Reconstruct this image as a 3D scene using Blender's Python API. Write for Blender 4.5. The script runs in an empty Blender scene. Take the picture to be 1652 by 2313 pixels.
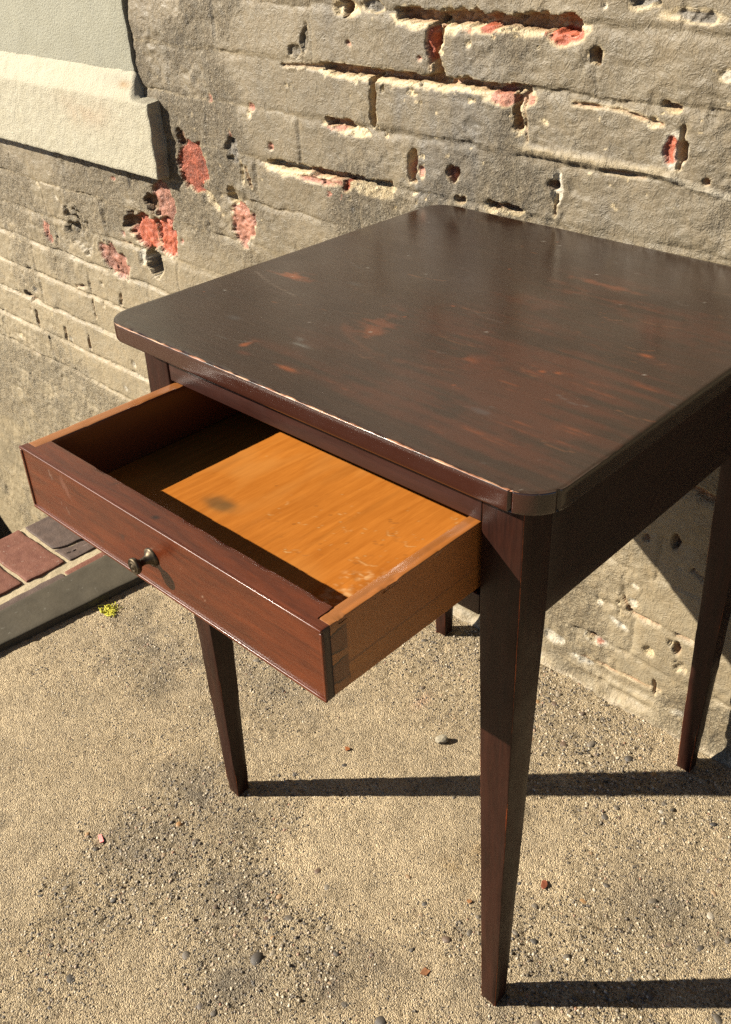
import bpy, bmesh, math, random
import numpy as np
from mathutils import Vector, Matrix

SC = bpy.context.scene
COL = SC.collection
random.seed(7)

# ------------------------------------------------------------------ camera
cam_d = bpy.data.cameras.new('camera'); cam = bpy.data.objects.new('camera', cam_d); COL.objects.link(cam)
cam.location = (0.35503, -0.52382, 1.11043)
cam.rotation_euler = (1.01975, 0.02658, 0.74314)
cam_d.sensor_fit = 'VERTICAL'; cam_d.sensor_height = 36.0; cam_d.lens = 36.0 * 2188.95 / 2313.0
cam_d.shift_x = -55.7 / 2313.0; cam_d.shift_y = -64.3 / 2313.0
cam_d.clip_start = 0.02; cam_d.clip_end = 500
SC.camera = cam

# ------------------------------------------------------------------ world, sun, exposure
SUN_EL = math.radians(30.7)
HX, HY = 0.741, 0.672                       # direction in which shadows fall
w = bpy.data.worlds.new('World'); SC.world = w; w.use_nodes = True
wn = w.node_tree.nodes; wl = w.node_tree.links; wn.clear()
sky = wn.new('ShaderNodeTexSky'); sky.sky_type = 'NISHITA'; sky.sun_disc = False
sky.sun_elevation = SUN_EL; sky.sun_rotation = math.atan2(-HX, -HY)
sky.air_density = 0.4; sky.dust_density = 0.3; sky.ozone_density = 0.6; sky.altitude = 200
bg = wn.new('ShaderNodeBackground'); bg.inputs[1].default_value = 0.05
wo = wn.new('ShaderNodeOutputWorld'); wl.new(sky.outputs[0], bg.inputs[0]); wl.new(bg.outputs[0], wo.inputs[0])
sd = bpy.data.lights.new('sun', 'SUN'); sd.energy = 5.0; sd.angle = math.radians(0.5); sd.color = (1.0, 0.915, 0.775)
sun = bpy.data.objects.new('sun', sd); COL.objects.link(sun); sun.location = (-3, -3, 4)
sun.rotation_euler = Vector((HX * math.cos(SUN_EL), HY * math.cos(SUN_EL), -math.sin(SUN_EL))).to_track_quat('-Z', 'Y').to_euler()
SC.render.engine = 'CYCLES'; SC.cycles.diffuse_bounces = 3; SC.cycles.use_denoising = False; SC.cycles.use_adaptive_sampling = False
SC.cycles.caustics_reflective = False; SC.cycles.sample_clamp_indirect = 2.0
SC.view_settings.view_transform = 'Standard'; SC.view_settings.look = 'None'
SC.view_settings.exposure = 1.58; SC.view_settings.gamma = 1.0; SC.view_settings.use_curve_mapping = False

AGE = 0.52                                  # old, dirty surfaces: overall albedo of wall and pavement

# ------------------------------------------------------------------ noise in numpy
def _vn(x, y, seed):
    t = np.random.RandomState(seed).rand(256, 256).astype(np.float32)
    xi = np.floor(x).astype(np.int64); yi = np.floor(y).astype(np.int64)
    fx = (x - xi).astype(np.float32); fy = (y - yi).astype(np.float32)
    fx = fx * fx * fx * (fx * (fx * 6 - 15) + 10); fy = fy * fy * fy * (fy * (fy * 6 - 15) + 10)
    x0 = xi & 255; x1 = (xi + 1) & 255; y0 = yi & 255; y1 = (yi + 1) & 255
    a = t[x0, y0]; b = t[x1, y0]; c = t[x0, y1]; d = t[x1, y1]
    return (a + (b - a) * fx) * (1 - fy) + (c + (d - c) * fx) * fy
def fbm(x, y, s, o=3, seed=1, sy=None):
    """noise in about -1..1; s = size of the largest feature in metres"""
    sy = sy or s; r = 0; a = 1; tot = 0
    for i in range(o):
        r = r + a * (_vn(x / s * 2 ** i + 17.3 * i, y / sy * 2 ** i + 9.1 * i, seed + i) * 2 - 1)
        tot += a; a *= .55
    return r / tot * 1.35
def sstep(a, b, x):
    t = np.clip((x - a) / (b - a), 0, 1); return t * t * (3 - 2 * t)

# ------------------------------------------------------------------ mesh helpers
def mesh_np(name, V, F, col=None, edge=None, smooth=True):
    """V (n,3), F (m,4) or (m,3)"""
    me = bpy.data.meshes.new(name); k = F.shape[1]
    me.vertices.add(len(V)); me.vertices.foreach_set('co', np.ascontiguousarray(V, np.float32).ravel())
    me.loops.add(F.size); me.loops.foreach_set('vertex_index', np.ascontiguousarray(F, np.int32).ravel())
    me.polygons.add(len(F)); me.polygons.foreach_set('loop_start', np.arange(0, F.size, k, dtype=np.int32))
    me.polygons.foreach_set('use_smooth', np.full(len(F), smooth, bool))
    if col is not None:
        a = me.attributes.new('Col', 'FLOAT_COLOR', 'POINT')
        if col.shape[1] == 3: col = np.concatenate([col, np.ones((len(col), 1))], 1)
        a.data.foreach_set('color', np.ascontiguousarray(col, np.float32).ravel())
    if edge is not None:
        a = me.attributes.new('edge', 'FLOAT', 'POINT'); a.data.foreach_set('value', np.ascontiguousarray(edge, np.float32))
    me.update(); return me
def link(name, me, mat, parent=None, loc=None):
    o = bpy.data.objects.new(name, me); COL.objects.link(o)
    if mat is not None and len(me.materials) == 0: me.materials.append(mat)
    if parent: o.parent = parent
    if loc is not None: o.location = loc
    return o
def tag(o, label=None, cat=None, group=None, kind=None):
    if label: o['label'] = label
    if cat: o['category'] = cat
    if group: o['group'] = group
    if kind: o['kind'] = kind
    return o

def axis(lo, hi, step, r, extra=()):
    n = max(1, int(round((hi - lo - 2 * r) / step)))
    c = [lo, lo + .3 * r] + list(np.linspace(lo + r, hi - r, n + 1)) + [hi - .3 * r, hi] + [e for e in extra if lo + r < e < hi - r]
    return np.array(sorted(c))
def rbox(lo, hi, step, r, ex=((), (), ())):
    """rounded box as one lattice surface: V, F (quads), edge factor"""
    if not hasattr(step, '__len__'): step = (step,) * 3
    ax = [axis(lo[i], hi[i], step[i], r, ex[i]) for i in range(3)]
    n = [len(a) for a in ax]
    I, J, K = np.meshgrid(*[np.arange(m) for m in n], indexing='ij')
    on = (I == 0) | (I == n[0] - 1) | (J == 0) | (J == n[1] - 1) | (K == 0) | (K == n[2] - 1)
    idx = np.full(n, -1, np.int64); idx[on] = np.arange(on.sum())
    P = np.stack([ax[0][I[on]], ax[1][J[on]], ax[2][K[on]]], 1)
    L = np.array(lo) + r; H = np.array(hi) - r
    q = np.clip(P, L, H); v = P - q; nv = np.linalg.norm(v, axis=1)
    av = np.abs(v); e = np.where(nv > 0, (av.sum(1) - av.max(1)) / r, 0)
    V = np.where(nv[:, None] > 0, q + r * v / np.maximum(nv, 1e-9)[:, None], P)
    F = []
    def quad(A, B, C, D, flip):
        f = np.stack([x.ravel() for x in ((A, D, C, B) if flip else (A, B, C, D))], 1); F.append(f)
    for (i, fl) in ((0, True), (n[0] - 1, False)):
        s = idx[i]; quad(s[:-1, :-1], s[1:, :-1], s[1:, 1:], s[:-1, 1:], fl)
    for (j, fl) in ((0, False), (n[1] - 1, True)):
        s = idx[:, j]; quad(s[:-1, :-1], s[1:, :-1], s[1:, 1:], s[:-1, 1:], fl)
    for (k, fl) in ((0, True), (n[2] - 1, False)):
        s = idx[:, :, k]; quad(s[:-1, :-1], s[1:, :-1], s[1:, 1:], s[:-1, 1:], fl)
    return V, np.concatenate(F), np.clip(e, 0, 1)

# ------------------------------------------------------------------ node helpers
class NT:
    def __init__(s, name):
        s.m = bpy.data.materials.new(name); s.m.use_nodes = True
        s.t = s.m.node_tree; s.t.nodes.clear()
        s.out = s.t.nodes.new('ShaderNodeOutputMaterial'); s.b = s.t.nodes.new('ShaderNodeBsdfPrincipled')
        s.t.links.new(s.b.outputs[0], s.out.inputs[0])
    def n(s, typ, **kw):
        x = s.t.nodes.new('ShaderNode' + typ)
        for k, v in kw.items(): setattr(x, k, v)
        return x
    def set(s, sock, v):
        if isinstance(v, bpy.types.NodeSocket): s.t.links.new(v, sock)
        elif isinstance(v, (tuple, list)) and len(v) == 3 and sock.type == 'RGBA': sock.default_value = (*v, 1)
        else: sock.default_value = v
    def math(s, op, a, b=None, c=None, clamp=False):
        x = s.n('Math', operation=op, use_clamp=clamp); s.set(x.inputs[0], a)
        if b is not None: s.set(x.inputs[1], b)
        if c is not None: s.set(x.inputs[2], c)
        return x.outputs[0]
    def mix(s, f, a, b, bt='MIX'):
        x = s.n('Mix', data_type='RGBA', blend_type=bt); s.set(x.inputs[0], f); s.set(x.inputs[6], a); s.set(x.inputs[7], b); return x.outputs[2]
    def noise(s, vec, scale, det=3, rough=.55, dist=0, out=0):
        x = s.n('TexNoise'); s.set(x.inputs['Vector'], vec); x.inputs['Scale'].default_value = scale
        x.inputs['Detail'].default_value = det; x.inputs['Roughness'].default_value = rough; x.inputs['Distortion'].default_value = dist
        return x.outputs[out]
    def voro(s, vec, scale, feature='F1', out='Distance', rnd=1):
        x = s.n('TexVoronoi', feature=feature); s.set(x.inputs['Vector'], vec); x.inputs['Scale'].default_value = scale
        x.inputs['Randomness'].default_value = rnd; return x.outputs[out]
    def ramp(s, f, stops, interp='LINEAR'):
        x = s.n('ValToRGB'); x.color_ramp.interpolation = interp; e = x.color_ramp.elements
        while len(e) < len(stops): e.new(.5)
        for q, (p, c) in zip(e, stops): q.position = p; q.color = (*c, 1) if len(c) == 3 else c
        s.set(x.inputs[0], f); return x.outputs[0]
    def rng(s, v, a, b, c=0, d=1):
        x = s.n('MapRange'); s.set(x.inputs[0], v)
        for i, q in enumerate((a, b, c, d)): x.inputs[1 + i].default_value = q
        return x.outputs[0]
    def scale(s, vec, xyz):
        x = s.n('Mapping'); s.set(x.inputs[0], vec); x.inputs['Scale'].default_value = xyz; return x.outputs[0]
    def bump(s, h, dist, strength=1, nrm=None):
        x = s.n('Bump'); s.set(x.inputs['Height'], h); x.inputs['Distance'].default_value = dist; x.inputs['Strength'].default_value = strength
        if nrm is not None: s.set(x.inputs['Normal'], nrm)
        return x.outputs[0]
    def attr(s, name):
        return s.n('Attribute', attribute_name=name)
    def done(s, color=None, rough=None, normal=None, spec=None, coat=None, coat_r=None):
        i = s.b.inputs
        for k, v in (('Base Color', color), ('Roughness', rough), ('Normal', normal), ('Specular IOR Level', spec), ('Coat Weight', coat), ('Coat Roughness', coat_r)):
            if v is not None: s.set(i[k], v)
        return s.m

# painted masonry: colour comes from the paint, bare brick and mortar of the mesh
def mat_wall():
    m = NT('painted_masonry'); g = m.n('NewGeometry'); P = g.outputs['Position']
    a = m.attr('Col').outputs['Color']
    n1 = m.noise(P, 55, 5, .65); n2 = m.noise(P, 420, 3, .6)
    c = m.mix(m.rng(n1, .3, .72, 0, .55), a, (.5, .42, .30), 'SOFT_LIGHT')
    c = m.mix(.28, c, m.mix(1, c, m.ramp(n2, [(.25, (.45, .45, .45)), (.55, (1, 1, 1)), (.8, (1.35, 1.3, 1.2))]), 'MULTIPLY'))
    h = m.math('ADD', m.math('MULTIPLY', m.noise(P, 130, 5, .62), .7), m.math('MULTIPLY', n2, .35))
    cr = m.attr('Col').outputs['Alpha']
    pit = m.rng(m.noise(P, 210, 4, .7), .36, .56, -1, 0)
    h = m.math('ADD', h, m.math('MULTIPLY', m.math('MULTIPLY', pit, cr), .6))
    wr = m.math('ABSOLUTE', m.math('SUBTRACT', m.noise(P, 46, 4, .6, .8), .5))
    h = m.math('ADD', h, m.math('MULTIPLY', m.rng(wr, 0, .045, 1, 0), m.rng(cr, 0, 1, .15, .05)))
    c = m.mix(m.math('MULTIPLY', m.rng(pit, -1, -.3, .7, 0), cr), c, m.mix(1, c, (.66, .61, .54), 'MULTIPLY'))
    nb = m.bump(m.math('MULTIPLY', h, m.rng(cr, 0, .7, .62, 1.1)), .0046, .9)
    return m.done(c, m.rng(n1, .3, .8, .45, .72), nb, .38)

def mat_stucco():
    m = NT('painted_stucco'); P = m.n('NewGeometry').outputs['Position']
    a = m.attr('Col').outputs['Color']
    n1 = m.noise(P, 30, 4); n2 = m.noise(P, 260, 5, .7)
    c = m.mix(m.rng(n2, .62, .75, 0, .35), a, (.30, .27, .20))
    c = m.mix(m.rng(n1, .4, .8, 0, .25), c, (.75, .70, .55), 'MULTIPLY')
    return m.done(c, .7, m.bump(m.math('ADD', n2, m.math('MULTIPLY', m.noise(P, 500, 2), .4)), .004, .8), .3)

def mat_ground():
    m = NT('exposed_concrete'); P = m.n('NewGeometry').outputs['Position']
    at = m.attr('Col'); a = at.outputs['Color']; ex = at.outputs['Alpha']
    v1 = m.n('TexVoronoi'); m.set(v1.inputs['Vector'], P); v1.inputs['Scale'].default_value = 620
    v2 = m.n('TexVoronoi'); m.set(v2.inputs['Vector'], P); v2.inputs['Scale'].default_value = 210
    sp = m.ramp(v1.outputs['Color'], [(0, (.10, .08, .06)), (.14, (.34, .28, .20)), (.30, (.82, .76, .66)), (.62, (1.0, .97, .9)), (.9, (1.25, 1.18, 1.02)), (1, (1.5, 1.45, 1.35))])
    c = m.mix(m.rng(ex, 0, 1, .75, 1.0), a, m.mix(1, a, sp, 'MULTIPLY'))
    r2 = m.n('SeparateColor'); m.set(r2.inputs[0], v2.outputs['Color'])
    dark = m.math('MULTIPLY', m.math('GREATER_THAN', r2.outputs[0], .80), m.math('LESS_THAN', v2.outputs['Distance'], .36))
    stone = m.ramp(r2.outputs[1], [(0, (.03, .027, .024)), (.4, (.07, .06, .046)), (.7, (.11, .08, .05)), (1, (.25, .21, .15))])
    c = m.mix(m.math('MULTIPLY', dark, m.rng(ex, 0, .8, .25, .95)), c, stone)
    n3 = m.noise(P, 700, 2)
    h = m.math('ADD', m.math('MULTIPLY', v1.outputs['Distance'], -1.0), m.math('MULTIPLY', m.noise(P, 330, 5, .7), 1.3))
    h = m.math('ADD', h, m.math('MULTIPLY', n3, .35))
    nb = m.bump(h, .0048, 1.0)
    return m.done(c, .82, nb, .25)

def mat_grain(rand='island'):
    m = NT('river_gravel'); g = m.n('NewGeometry'); oi = m.n('ObjectInfo')
    r = g.outputs['Random Per Island'] if rand == 'island' else oi.outputs['Random']
    c = m.ramp(r, [(0, (.06, .052, .046)), (.16, (.13, .11, .085)), (.3, (.18, .15, .11)), (.42, (.09, .08, .068)), (.55, (.24, .20, .145)), (.66, (.17, .10, .06)), (.72, (.22, .19, .15)),
                   (.84, (.40, .33, .23)), (.93, (.46, .25, .09)), (1, (.62, .56, .45))] if rand != 'island' else
               [(0, (.08, .068, .056)), (.16, (.15, .125, .095)), (.32, (.26, .215, .155)), (.48, (.15, .12, .09)), (.62, (.38, .31, .21)), (.78, (.60, .50, .35)), (.93, (.85, .74, .55)), (1, (.34, .15, .08))])
    c = m.mix(1, c, (AGE, AGE, AGE), 'MULTIPLY')
    n = m.noise(m.n('TexCoord').outputs['Object'], 300 if rand != 'island' else 600, 3)
    c = m.mix(m.rng(n, .35, .75, 0, .5), c, (.55, .5, .42), 'MULTIPLY')
    return m.done(c, .55, m.bump(n, .0006, .5), .4)

def mat_wood(name, dark, light, axis_scale, freq=1.0, rough=(.28, .42), wear=(.50, .22, .085), coat=.4, spec=.5, wear_amt=1.0, contrast=1.0, coat_r=.12, bumpd=.00009):
    """grain stretched along one axis; Col alpha mixes a local tint in, edge shows worn wood"""
    m = NT(name); tc = m.n('TexCoord'); V = m.scale(tc.outputs['Object'], axis_scale)
    g1 = m.noise(V, 9 * freq, 5, .6, .6); g2 = m.noise(V, 60 * freq, 3, .6, .3); g3 = m.noise(tc.outputs['Object'], 7, 3)
    f = m.math('ADD', m.math('MULTIPLY', g1, .7), m.math('MULTIPLY', g2, .3))
    dark, light, wear = [tuple(v * .8 for v in q_) for q_ in (dark, light, wear)]
    c = m.ramp(f, [(.5 - .18 / contrast, dark), (.5 + .2 / contrast, light)])
    c = m.mix(m.rng(g3, .3, .75, 0, .5), c, m.mix(1, c, (.62, .56, .52), 'MULTIPLY'))
    a = m.attr('Col'); c = m.mix(a.outputs['Alpha'], c, m.mix(1, a.outputs['Color'], (.8, .8, .8), 'MULTIPLY'))
    e = m.attr('edge').outputs['Fac']; wn_ = m.noise(tc.outputs['Object'], 38, 5, .7)
    wm = m.math('MULTIPLY', m.rng(m.math('ADD', m.math('MULTIPLY', e, 1.0), m.math('MULTIPLY', wn_, .9)), 1.28, 1.42), wear_amt, clamp=True)
    c = m.mix(wm, c, m.mix(m.rng(m.noise(tc.outputs['Object'], 60, 3), .42, .62), tuple(v * f_ for v, f_ in zip(wear, (.5, .33, .26))), wear))
    rg = m.math('ADD', m.rng(m.noise(tc.outputs['Object'], 14, 4, .65), .3, .75, rough[0], rough[1]), m.math('MULTIPLY', wm, .25))
    hb = m.math('ADD', g2, m.math('MULTIPLY', m.noise(tc.outputs['Object'], 45, 4, .6), 1.2))
    return m.done(c, rg, m.bump(hb, bumpd, .6), spec, coat, coat_r)

M_WALL = mat_wall(); M_STUCCO = mat_stucco(); M_GROUND = mat_ground(); M_GRAIN = mat_grain('island'); M_PEB = mat_grain('object')

# ================================================================== THE WALL
YAW = -0.01175; QW = Vector((0, 0.5335, 0))
def wall_to_world(u, z, d=0):
    c, s = math.cos(YAW), math.sin(YAW)
    return Vector((QW.x + u * c + d * s, QW.y + u * s - d * c, z))
def seg(*parts):
    out = []
    for a, b, st in parts: out += list(np.arange(a, b - st * .3, st))
    return np.array(out + [parts[-1][1]])
gu = seg((-4.2, -2.62, .08), (-2.62, -1.35, .0042), (-1.35, -.85, .003), (-.85, .12, .0021), (.12, .45, .008), (.45, 2.2, .09))
gz = seg((-1.15, -.74, .04), (-.74, -.06, .006), (-.06, .56, .0034), (.56, 1.03, .0021), (1.03, 1.26, .008), (1.26, 3.2, .09))
U, Z = np.meshgrid(gu, gz, indexing='ij')
NU, NZ = U.shape

# warped coordinates give ragged brick edges
Uw = U + .0035 * fbm(U, Z, .045, 3, 11) + .0012 * fbm(U, Z, .009, 2, 31)
Zw = Z + .0035 * fbm(U, Z, .07, 3, 21) + .0012 * fbm(U, Z, .009, 2, 41)
MOD = .079; Z0 = .968
ROW = np.floor((Zw - (Z0 - 40 * MOD)) / MOD).astype(int)          # row 40 starts at z = .968
zin = (Zw - (Z0 - 40 * MOD)) / MOD - ROW                          # 0 bottom .. 1 top
ANCH = {39: -.545, 38: -.669, 37: -.591, 36: -.47, 35: -.62, 34: -.50, 33: -1.46, 32: -1.588, 31: -1.825, 30: -1.88, 29: -1.60, 40: -.43}
rs = np.random.RandomState(5)
BR = np.zeros_like(ROW); DU = np.zeros_like(U); BC = {}
for r in range(ROW.min(), ROW.max() + 1):
    msk = ROW == r
    if not msk.any(): continue
    a0 = ANCH.get(r, -.5 + (.121 if r % 2 else 0) + rs.uniform(-.02, .02))
    js = [a0]
    while js[-1] < 2.3: js.append(js[-1] + .242 + rs.uniform(-.007, .007))
    while js[0] > -4.3: js.insert(0, js[0] - .242 + rs.uniform(-.007, .007))
    js = np.array(js)
    if r == 38: js[np.argmin(abs(js + .42))] = -.411; js[np.argmin(abs(js + .18))] = -.178
    if r == 37: js[np.argmin(abs(js + .345))] = -.345
    if r == 39: js[np.argmin(abs(js + .30))] = -.300
    x = Uw[msk]; i = np.clip(np.searchsorted(js, x) - 1, 0, len(js) - 2)
    BR[msk] = r * 100 + i; DU[msk] = np.minimum(x - js[i], js[i + 1] - x)
DZ = np.minimum(zin, 1 - zin) * MOD
DT = (1 - zin) * MOD                                             # distance below the joint over this brick
DB = zin * MOD
# --- relief
D = np.zeros_like(U)
parge = np.clip(sstep(.10, .0, Z + .03 * fbm(U, Z, .25, 2, 51)) + sstep(-1.6, -2.3, U) * sstep(.16, .02, Z), 0, 1)      # rendered foot of the wall
roughz = np.clip(.35 + .9 * fbm(U, Z, .22, 3, 61) + .55 * sstep(-.75, -1.0, U) * sstep(.35, .6, Z) + .5 * parge, 0.05, 1)
smooth = sstep(-.75, -.3, U) * sstep(.45, .7, Z)                                # thick smooth paint at upper right
idr = np.random.RandomState(9).rand(20000)
D += ((idr[BR % 20000] - .5) * .0034 + (idr[(BR * 7 + 3) % 20000] - .5) * .02 * (zin - .5) * .12) * (1 - parge)
D += .0022 * fbm(U, Z, .12, 3, 71) + .0012 * fbm(U, Z, .03, 3, 81) * (.4 + roughz)
D += .0021 * roughz ** 1.3 * fbm(U, Z, .011, 3, 91) - .0016 * roughz * sstep(.35, .8, fbm(U, Z, .02, 3, 95, sy=.03))
D += .0016 * (1 - 2 * np.abs(fbm(U, Z, .05, 3, 101, sy=.03))) * (.25 + .75 * smooth) * .6        # wrinkles of thick paint
fill = np.clip(.55 + .9 * fbm(U, Z, .16, 3, 111, sy=.05), 0, 1.15)                              # how full the joints are
left = sstep(-.95, -1.45, U) * sstep(.62, .42, Z)
open_ = sstep(.15, .75, fbm(U, Z, .11, 3, 113, sy=.045))
jd_h = (.0005 + .0012 * np.clip(1 - fill, 0, 1) + .0045 * open_ * (.35 + .65 * roughz) + .0042 * left) * (1 - parge * .85)
# struck joints: deep under the upper brick, flush at the lower one
jt = np.where(zin < .5, 1 - sstep(.002, .0068, DB), 0); jb = np.where(zin >= .5, 1 - sstep(.001, .0085, DT), 0)
hj = np.maximum(jt * 1.0, jb * .55)
jd_v = (.0003 + (.0030 + .0022 * left) * sstep(.25 - .15 * left, .8 - .1 * left, fbm(U, Z, .06, 3, 121))) * (1 - parge)
vj = 1 - sstep(.0008, .0040, DU)
soft = np.maximum((1 - sstep(0, .011, DZ)) * (.55 + .6 * np.clip(fbm(U, Z, .09, 2, 117), -.6, 1)), (1 - sstep(0, .009, DU)) * (.45 + .7 * np.clip(fbm(U, Z, .08, 2, 119), -.6, 1)))
D -= np.maximum(np.maximum(hj * jd_h, vj * jd_v), .0027 * soft * (1 - parge))
is_joint = (DZ < .0052) | (DU < .0045)

# --- colour
def rgb(*c): return np.array(c)
PAINT = rgb(.228, .191, .128); DUST = rgb(.49, .41, .27); GREY = rgb(.16, .145, .12); CREAM = rgb(.72, .60, .385); RED = rgb(.50, .125, .062); PINK = rgb(.50, .225, .155); MORT = rgb(.46, .27, .15); WHITE = rgb(.70, .65, .53)
C = np.broadcast_to(PAINT, U.shape + (3,)).copy()
def blend(c, a): 
    global C
    a = np.clip(a, 0, 1)[..., None]; C = C * (1 - a) + c * a
tone = fbm(U, Z, .35, 4, 131)
C *= (1 + .13 * (idr[(BR * 13 + 5) % 20000] - .5) * (1 - parge))[..., None]
C *= (1.06 + .16 * tone + .10 * fbm(U, Z, .04, 3, 141))[..., None]
blend(DUST, .50 * sstep(.72, .2, Z) + .30 * sstep(-.7, -1.6, U) * sstep(.9, .4, Z))
blend(DUST, np.clip(.8 * jt * sstep(-.6, -1.5, U), 0, .55))
st = fbm(U, Z, .05, 4, 151, sy=.30)
grey = np.exp(-((U + .57) / .16) ** 2 - ((Z - .85) / .13) ** 2) * 1.0 + .5 * np.exp(-((U + .62) / .12) ** 2 - ((Z - .72) / .07) ** 2) + .45 * np.exp(-((U + .30) / .06) ** 2 - ((Z - .76) / .06) ** 2)
grey += .5 * np.exp(-((U + .76) / .09) ** 2 - ((Z - .97) / .06) ** 2)
st2 = fbm(U, Z, .022, 3, 157, sy=.12)
blend(GREY, np.clip(grey * (.50 + .9 * st + .5 * st2), 0, .8))
blend(rgb(.20, .175, .125), np.clip(.55 * fbm(U, Z, .09, 4, 161) - .12, 0, .4))
# dust on upward lit ridges of paint, tiny lost flakes
fl = fbm(U, Z, .011, 2, 171) + .35 * fbm(U, Z, .12, 2, 173)
blend(CREAM, sstep(1.22, 1.3, fl) * .7)

rag = fbm(U, Z, .014, 3, 181); rag2 = fbm(U, Z, .006, 2, 191); rag3 = fbm(U, Z, .02, 3, 195)
HOLE = np.zeros_like(U)
def box(u0, u1, z0, z1):
    a, b = np.searchsorted(gu, (u0, u1)); c, d = np.searchsorted(gz, (z0, z1)); return slice(max(a - 1, 0), b + 1), slice(max(c - 1, 0), d + 1)
def sub(sl, arr): return arr[sl]
def cmix(sl, col, a):
    a = np.clip(a, 0, 1)[..., None]; C[sl] = C[sl] * (1 - a) + np.array(col) * a
def slot(u0, z0, u1, z1, hw, depth, lip=.008, lipc=CREAM, inner=MORT, red=(), redc=RED):
    """open joint between two points, with paint broken away along its lower lip"""
    sl = box(min(u0, u1) - .03, max(u0, u1) + .03, min(z0, z1) - .035, max(z0, z1) + .035)
    u, z = U[sl], Z[sl]; L = math.hypot(u1 - u0, z1 - z0); dx, dz = (u1 - u0) / L, (z1 - z0) / L
    t = np.clip((u - u0) * dx + (z - z0) * dz, 0, L)
    px, pz = u - (u0 + dx * t), z - (z0 + dz * t); dist = np.hypot(px, pz)
    s = dist - hw * 1.3 * (1 + .55 * rag[sl] + .35 * rag3[sl])
    below = np.clip(-(pz if abs(dx) > abs(dz) else -px * np.sign(1)) / .004, -1, 1)
    if lip:
        lm = sstep(lip * (1.0 + .55 * rag[sl] + .15 * rag2[sl]), lip * .55, s) * (below > -.2)
        cmix(sl, lipc, lm); D[sl] -= .0022 * lm
        for (ra, rb) in red:
            cmix(sl, redc, lm * sstep(.25, .6, .5 + .6 * rag3[sl]) * (u > ra) * (u < rb)); 
    m = sstep(.0012, -.0016, s)
    edge_l = sstep(.004, .0005, s)
    cmix(sl, inner * (1 + .25 * rag[sl])[..., None], m); D[sl] -= depth * .92 * m * (1 + .35 * rag[sl] + .15 * rag2[sl]); HOLE[sl] = np.maximum(HOLE[sl], m)
    cmix(sl, lipc, (1 - m) * edge_l * .6)
def chip(u0, z0, ru, rz, depth, col=RED, rim=.004, rimc=CREAM, rot=0, rough_=.0022, amp=.45, cav=None):
    """flake of paint or brick face broken off"""
    R_ = max(ru, rz) * 1.7 + .01; sl = box(u0 - R_, u0 + R_, z0 - R_, z0 + R_)
    a = math.radians(rot); u = U[sl] - u0; z = Z[sl] - z0
    x = (u * math.cos(a) + z * math.sin(a)) / ru; y = (-u * math.sin(a) + z * math.cos(a)) / rz
    s = (np.hypot(x, y) - 1 + amp * rag3[sl] * .8 + amp * .45 * rag[sl] + amp * .2 * rag2[sl]) * min(ru, rz)
    m = sstep(.0008, -.0012, s); rm = sstep(rim * (1 + .8 * rag[sl]), 0, s)
    cmix(sl, rimc, rm * .85); D[sl] -= .0008 * rm
    cmix(sl, np.array(col) * (1 + .28 * rag[sl] + .2 * rag2[sl])[..., None], m)
    D[sl] += m * (-depth + rough_ * rag[sl] + rough_ * .7 * rag2[sl]); HOLE[sl] = np.maximum(HOLE[sl], m * .5)
    if cav:                                                      # a deeper pocket at one side
        cu, cz, cr, cd = cav
        s2 = np.hypot(U[sl] - cu, Z[sl] - cz) - cr * (1 + .75 * rag3[sl] + .55 * rag[sl]); m2 = sstep(.0015, -.002, s2)
        D[sl] -= cd * .62 * m2; cmix(sl, MORT * .7, m2)

# open joints read off the wall
slot(-.612, .966, -.33, .969, .0062, .024, .010, red=((-.50, -.445), (-.375, -.325)))
chip(-.345, .955, .022, .011, .003, RED, .004); chip(-.462, .958, .014, .005, .002, RED, .003)
slot(-.768, .887, -.398, .890, .0044, .020, .009)
slot(-.548, .955, -.543, .897, .0062, .020, .006, red=((-.57, -.545),)); chip(-.556, .932, .006, .026, .006, RED, .002)
slot(-.668, .878, -.671, .820, .0042, .020, .004)
slot(-.412, .884, -.409, .848, .0058, .016, .008); chip(-.437, .878, .020, .010, .0025, PINK, .004); chip(-.393, .880, .013, .008, .002, PINK, .003)
slot(-.762, .811, -.718, .812, .0048, .016, .010, redc=PINK, red=((-.77, -.74),)); chip(-.700, .803, .022, .007, .003, CREAM, .002); chip(-.744, .803, .016, .004, .003, PINK, .002)
slot(-.912, .729, -.64, .733, .0042, .018, .012, redc=PINK, red=((-.82, -.74),)); chip(-.665, .722, .035, .009, .004, CREAM, .004); chip(-.80, .716, .045, .004, .003, PINK, .002); chip(-.88, .726, .035, .006, .004, CREAM, .002); chip(-.735, .718, .008, .010, .008, RED, .004)
slot(-.592, .788, -.592, .752, .0052, .013, .003); chip(-.598, .765, .005, .018, .005, PINK, .002); chip(-.575, .763, .005, .007, .003, PINK, .003)
chip(-.518, .768, .010, .010, .010, PINK, .004, cav=(-.513, .774, .006, .014))
chip(-.299, .938, .008, .011, .004, CREAM, .003, cav=(-.302, .938, .006, .02))
chip(-.712, .969, .020, .010, .004, CREAM, .004, cav=(-.714, .971, .010, .022)); chip(-.66, .974, .02, .009, .006, GREY * 1.3, .003)
chip(-.189, .845, .010, .016, .004, RED, .005, WHITE); chip(-.176, .846, .008, .012, .016, MORT, .003, WHITE); slot(-.178, .872, -.178, .826, .0012, .008, 0)
chip(-.345, .777, .008, .016, .006, WHITE, .003, WHITE, cav=(-.349, .779, .0055, .018)); slot(-.346, .766, -.346, .742, .0014, .01, 0)
slot(-.205, .893, -.188, .890, .0024, .012, .003); chip(-.216, .872, .006, .006, .002, CREAM, .003); chip(-.141, .817, .005, .005, .010, MORT, .001)
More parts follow.
